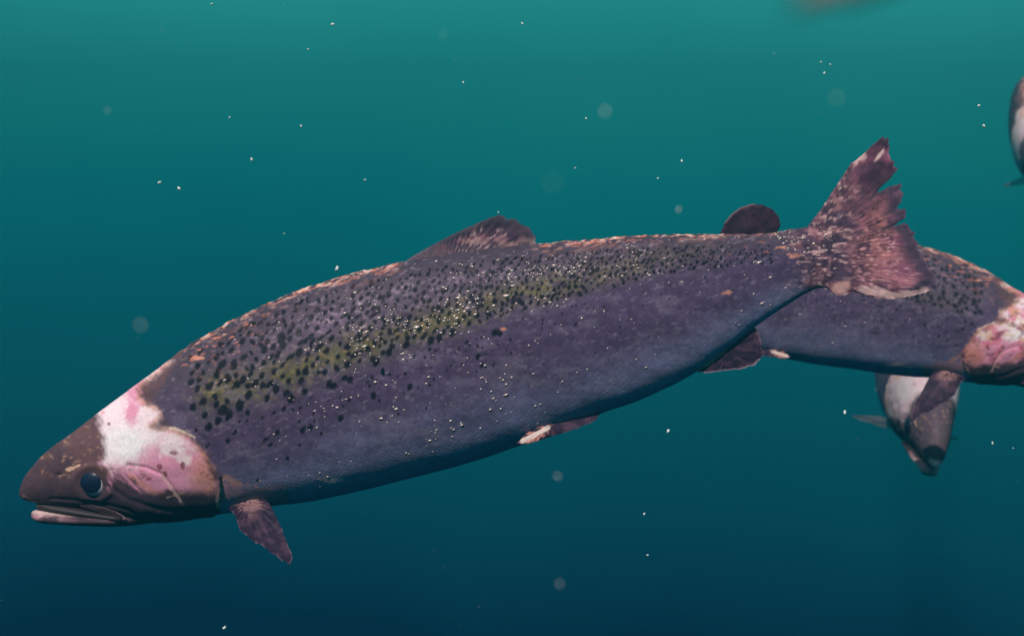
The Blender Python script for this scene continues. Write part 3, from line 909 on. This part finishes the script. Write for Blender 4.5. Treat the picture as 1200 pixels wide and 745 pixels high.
def add_eyes(root, pose):
    for s in (1, -1):
        wb = surf_w(EYE[0] + 20, EYE[1] - 8) - 2.5
        def place(V, lean):
            # lean: turn of the gaze forward and down
            x, y, h = V[:, 0], V[:, 1], V[:, 2]
            ca, sa = math.cos(lean), math.sin(lean)
            x, h = x * ca - h * sa, x * sa + h * ca
            f = 1 - (wb + 5) * K / D0
            return pose(600 + (EYE[0] - 600 + x * 1.02) * f, 372.5 + (EYE[1] - 372.5 + y * 0.88) * f, s * (wb + (h - 15) * 0.6))
        V, F = cap_mesh(19.5, math.radians(100), 20, 40)
        e = link_mesh('eye', place(V, 0), F, M_BALL, root)
        V, F = cap_mesh(19.9, math.radians(66), 16, 40)
        link_mesh('iris', place(V, -0.10), F, M_IRIS, e)
        V, F = cap_mesh(20.3, math.radians(43), 16, 40)
        link_mesh('pupil', place(V, 0.33), F, M_PUPIL, e)


def add_maxilla(root, pose, q):
    for s in (1, -1):
        out = [(90, 591), (104, 591), (122, 593), (138, 598), (148, 604), (149, 608), (142, 608), (128, 604), (108, 598), (94, 595)]
        wb = surf_w(120, 590) * 0.94
        fin('maxilla', root, pose, (116, 598), out, lambda X, Y, R, r, g: mix(base_col([0.045, 0.030, 0.040], X), [0.26, 0.16, 0.17], 0.35 * sstep(0.85, 0.98, r) * (Y > 599)),
            rays=1, thick=2.0, rings=8, n=60, ragged=0.2, seed=3, mat=M_FIN, wbase=s * (wb + 1.6), ex=(1, 0, 0.20 * s), ey=(0, 1, -0.25 * s))


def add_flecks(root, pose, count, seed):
    """pale flecks added over the skin, standing in for glints off the scales: too small to take one by one"""
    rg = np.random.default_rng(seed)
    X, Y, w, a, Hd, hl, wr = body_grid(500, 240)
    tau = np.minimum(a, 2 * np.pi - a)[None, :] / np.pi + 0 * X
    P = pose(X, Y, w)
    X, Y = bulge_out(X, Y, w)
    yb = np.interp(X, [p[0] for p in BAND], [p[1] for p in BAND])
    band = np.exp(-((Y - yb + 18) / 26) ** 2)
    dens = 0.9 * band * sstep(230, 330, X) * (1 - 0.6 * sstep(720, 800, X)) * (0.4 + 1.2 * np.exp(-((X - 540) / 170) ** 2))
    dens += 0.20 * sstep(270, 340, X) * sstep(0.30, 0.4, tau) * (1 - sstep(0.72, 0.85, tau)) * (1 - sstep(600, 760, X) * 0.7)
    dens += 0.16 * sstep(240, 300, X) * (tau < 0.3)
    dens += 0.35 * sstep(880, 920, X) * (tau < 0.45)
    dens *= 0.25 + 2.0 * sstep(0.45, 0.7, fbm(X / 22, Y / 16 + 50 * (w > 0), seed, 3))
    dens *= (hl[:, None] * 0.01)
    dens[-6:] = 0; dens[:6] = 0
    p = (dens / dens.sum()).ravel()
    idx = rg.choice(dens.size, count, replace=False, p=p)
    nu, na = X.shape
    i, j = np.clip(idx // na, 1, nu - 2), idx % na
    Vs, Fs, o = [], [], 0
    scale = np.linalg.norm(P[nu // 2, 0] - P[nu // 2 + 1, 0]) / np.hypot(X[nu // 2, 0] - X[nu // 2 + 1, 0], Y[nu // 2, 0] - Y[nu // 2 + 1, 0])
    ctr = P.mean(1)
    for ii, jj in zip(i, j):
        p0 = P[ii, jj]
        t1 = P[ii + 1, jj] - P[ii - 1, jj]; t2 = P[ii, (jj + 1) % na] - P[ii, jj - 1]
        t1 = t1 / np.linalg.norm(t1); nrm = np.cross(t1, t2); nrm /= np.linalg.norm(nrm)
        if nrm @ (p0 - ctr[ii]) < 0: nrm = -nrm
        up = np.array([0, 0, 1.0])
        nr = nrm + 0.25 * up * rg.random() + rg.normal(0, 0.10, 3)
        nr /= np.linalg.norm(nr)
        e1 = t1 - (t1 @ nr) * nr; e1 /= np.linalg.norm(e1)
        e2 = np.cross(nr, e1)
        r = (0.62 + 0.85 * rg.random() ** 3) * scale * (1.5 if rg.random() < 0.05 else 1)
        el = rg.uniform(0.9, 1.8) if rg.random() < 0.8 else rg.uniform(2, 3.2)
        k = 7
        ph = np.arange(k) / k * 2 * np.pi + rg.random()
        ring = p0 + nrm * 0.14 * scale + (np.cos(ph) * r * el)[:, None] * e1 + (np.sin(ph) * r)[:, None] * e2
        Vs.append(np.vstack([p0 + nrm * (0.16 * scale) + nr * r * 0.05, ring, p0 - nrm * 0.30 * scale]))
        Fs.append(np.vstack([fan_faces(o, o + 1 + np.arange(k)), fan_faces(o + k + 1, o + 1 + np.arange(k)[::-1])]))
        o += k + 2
    ob = link_mesh('glint_flecks', np.vstack(Vs), np.vstack(Fs), M_FLECK, root, smooth=True)
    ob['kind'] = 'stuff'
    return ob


def salmon(label, pose, nu, na, q, seed, flecks, mode='swim', shift=0.0, pect=1.0, fold=1.0):
    root = bpy.data.objects.new('salmon', None)
    root.empty_display_size = 0.05
    col.objects.link(root)
    root.location = pose.loc
    root['label'] = label
    root['category'] = 'fish'
    root['group'] = 'salmon swimming together'
    add_body(root, pose, nu, na, seed, shift)
    add_jaw(root, pose, q, 0.0 if q == 1 else 7.0)
    add_maxilla(root, pose, q)
    add_eyes(root, pose)
    add_fins(root, pose, q, mode, pect, seed * 10, fold)
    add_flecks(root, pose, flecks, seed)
    return root


# ---------------------------------------------------------------- the water's haze: one closed box round everything
def haze_box():
    x0, x1, y0, y1, z0, z1 = -3, 3, -0.6, 3.5, -2.2, 0.75
    V = [(x, y, z) for x in (x0, x1) for y in (y0, y1) for z in (z0, z1)]
    F = np.array([(0, 1, 3, 2), (4, 6, 7, 5), (0, 4, 5, 1), (2, 3, 7, 6), (0, 2, 6, 4), (1, 5, 7, 3)])
    m = bpy.data.materials.new('haze')
    m.use_nodes = True
    t = m.node_tree
    t.nodes.clear()
    out = t.nodes.new('ShaderNodeOutputMaterial')
    v = t.nodes.new('ShaderNodeVolumePrincipled')
    v.inputs['Color'].default_value = (0.006, 0.080, 0.112, 1)
    v.inputs['Density'].default_value = 0.30
    v.inputs['Anisotropy'].default_value = 0.0
    t.links.new(v.outputs[0], out.inputs['Volume'])
    o = link_mesh('haze', np.array(V, float), F, m, smooth=False)
    o['kind'] = 'stuff'
    return o


haze_box()

# ---------------------------------------------------------------- the fish
salmon('large dark spotted salmon with torn tail, heading left, whole body in view',
       FlatPose(500, 430, D0), 1000, 440, 1, 1, 1600)

second = CurvePose([(1298, 440, 1.26), (1232, 414, 1.28), (1172, 393, 1.30), (1115, 375, 1.32), (1062, 364, 1.34), (985, 353, 1.37),
                    (890, 348, 1.40), (792, 352, 1.43), (690, 358, 1.46)], (0, 0, 1), side=-1, girth=1.05)
salmon('spotted salmon heading right behind the torn tail, its head out of view', second, 420, 220, 2, 2, 260, shift=0.3, pect=1.25, fold=0.35)

third = CurvePose([(1097, 546, 1.54), (1095, 521, 1.565), (1089, 490, 1.61), (1082, 458, 1.69), (1074, 430, 1.79), (1066, 409, 1.92),
                   (1058, 395, 2.05), (1050, 386, 2.18), (1044, 381, 2.3)], (0.22, 0, 1), girth=0.98)
salmon('salmon seen head-on with a pale patch, below the one heading right', third, 260, 150, 3, 3, 40, mode='spread')

fourth = CurvePose([(1216, 206, 2.40), (1216, 195, 2.43), (1217, 183, 2.48), (1217, 168, 2.57), (1217, 154, 2.68), (1216, 142, 2.80),
                    (1215, 132, 2.95), (1214, 126, 3.08), (1213, 122, 3.2)], (-0.15, 0, 1))
salmon('salmon seen head-on and cut by the edge, above the one heading right', fourth, 260, 150, 3, 4, 40, mode='spread')


# ---------------------------------------------------------------- specks adrift
def ico(sub=1):
    import bmesh
    bm = bmesh.new()
    bmesh.ops.create_icosphere(bm, subdivisions=sub, radius=1)
    V = np.array([v.co[:] for v in bm.verts]); F = np.array([[v.index for v in f.verts] for f in bm.faces])
    bm.free()
    return V, F


ICO_V, ICO_F = ico(2)


def speck(name, label, px, py, d, size, cat, mat, group, stretch=(1, 1, 1), seed=0):
    """size: radius in photograph pixels at its own distance"""
    rg = np.random.default_rng(seed)
    V = ICO_V * (1 + rg.normal(0, 0.16, (len(ICO_V), 1))) * np.asarray(stretch)
    a = rg.uniform(0, 6.28)
    ca, sa = math.cos(a), math.sin(a)
    V = np.stack([V[:, 0] * ca - V[:, 2] * sa, V[:, 1], V[:, 0] * sa + V[:, 2] * ca], 1)
    o = link_mesh(name, V * size * K * d / D0, ICO_F, mat)
    o.location = W(px, py, d)
    o['label'] = label
    o['category'] = cat
    if group: o['group'] = group
    return o


SPECKS = [
    (390, 29, .80, 2.6, 'bright white speck near the top, upper one of the pair left of centre'),
    (361, 58, .88, 1.5, 'small dim speck just below and left of the bright one near the top'),
    (248, 5, .90, 1.7, 'dim speck touching the top edge of the water, left part'),
    (269, 138, .90, 1.6, 'small speck high over the pale head patch, left of a brighter one'),
    (353, 148, .85, 2.0, 'white speck high above the middle of the salmon\'s shoulder'),
    (187, 214, .85, 2.6, 'left one of two close pale specks above the head'),
    (210, 221, .85, 3.0, 'right one of two close pale specks above the head'),
    (295, 187, .75, 2.4, 'faint pale speck between the close pair and the shoulder'),
    (428, 211, .90, 1.8, 'small white speck above the front of the dorsal fin'),
    (612, 28, .85, 2.0, 'white speck near the top, above the dorsal fin tip'),
    (543, 97, .90, 1.8, 'small white speck midway between the top edge and the dorsal fin'),
    (687, 139, .90, 1.8, 'small speck beside the faint smear high over the back'),
    (674, 197, .92, 1.5, 'tiny speck beside the round soft blur above the back'),
    (799, 189, .88, 2.2, 'white speck up in the water left of the adipose fin'),
    (771, 209, .92, 1.5, 'tiny speck just below and left of the white one above the back'),
    (584, 249, .90, 1.6, 'tiny speck hanging at the tip of the dorsal fin'),
    (395, 315, .86, 4.0, 'pale speck close above the back, before the dorsal fin'),
    (962, 73, .90, 1.5, 'top left speck of the cluster of three above the tail'),
    (973, 76, .90, 1.5, 'top right speck of the cluster of three above the tail'),
    (966, 86, .90, 2.0, 'lowest speck of the cluster of three above the tail'),
    (1147, 124, .95, 2.2, 'dim speck just above the bright one near the cut-off salmon'),
    (1153, 148, .80, 2.7, 'bright speck left of the salmon cut by the edge'),
    (990, 483, .85, 3.2, 'white speck left of the head-on salmon below'),
    (1163, 519, .95, 2.0, 'small speck right of the head-on salmon below'),
    (783, 505, .85, 3.0, 'pale speck under the anal fin in dark water'),
    (755, 602, .85, 2.2, 'upper speck of two in the dark water under the belly'),
    (759, 650, .90, 1.7, 'lower speck of two in the dark water under the belly'),
    (263, 735, .85, 3.0, 'pale speck at the bottom edge under the pectoral fin'),
]
for k, (px, py, d, r, lab) in enumerate(SPECKS):
    speck('drifting_speck', lab, px, py, d * 0.98, r * 0.66, 'speck', M_SNOW, 'white specks adrift in the water',
          (1.3, 1.0, 0.8), 100 + k)
BLURS = [
    (648, 213, .17, 5.0, 'round soft blurred speck above the back behind the dorsal fin'),
    (709, 131, .20, 4.5, 'soft slanted blurred smear high above the back'),
    (795, 246, .26, 4.0, 'soft blurred speck close above the back, left of the adipose fin'),
    (981, 115, .19, 5.0, 'soft wide blurred speck below the cluster of three above the tail'),
    (126, 130, .26, 4.0, 'soft blurred speck in the water at the upper left'),
    (165, 381, .24, 3.6, 'soft blurred speck beside the salmon\'s nape'),
    (656, 684, .24, 3.8, 'faint blurred speck low in the dark water'),
    (654, 558, .22, 4.4, 'faint blurred speck just under the belly by the pelvic fin'),
    (519, 41, .28, 3.0, 'soft blurred speck near the top left of centre'),
]
for k, (px, py, d, r, lab) in enumerate(BLURS):
    speck('drifting_speck', lab, px, py, d * (1.0 + 0.5 * ((k * 7) % 5) / 4), r * (0.27 + 0.22 * ((k * 3) % 4) / 3), 'speck', M_SNOW, 'white specks adrift in the water', (1.5, .8, .7), 300 + k)
speck('stand_in_blob', 'blurred reddish brown flake at the top edge, right of the tail', 1034, -46, .10, 54, 'blob', M_BLOB, None,
      (2.0, 0.25, 0.6), 77)  # added as a stand-in for an unidentified blurred shape


def marine_snow(count, seed):
    rg = np.random.default_rng(seed)
    v8 = np.array([(1, 0, 0), (-1, 0, 0), (0, 1, 0), (0, -1, 0), (0, 0, 1), (0, 0, -1)], float)
    f8 = np.array([(0, 2, 4), (2, 1, 4), (1, 3, 4), (3, 0, 4), (2, 0, 5), (1, 2, 5), (3, 1, 5), (0, 3, 5)])
    Vs, Fs = [], []
    for k in range(count):
        d = rg.uniform(0.7, 3.2)
        p = np.array([rg.uniform(-0.62, 0.62) * d, d, rg.uniform(-0.42, min(0.42, 0.70 / d)) * d])
        r = K * rg.uniform(0.35, 0.85) * (0.6 + 0.5 * d)
        Vs.append(p + v8 * r * rg.uniform(0.6, 1.3, (6, 1)))
        Fs.append(f8 + 6 * k)
    o = link_mesh('marine_snow', np.vstack(Vs), np.vstack(Fs), M_SNOW)
    o['kind'] = 'stuff'


marine_snow(90, 5)
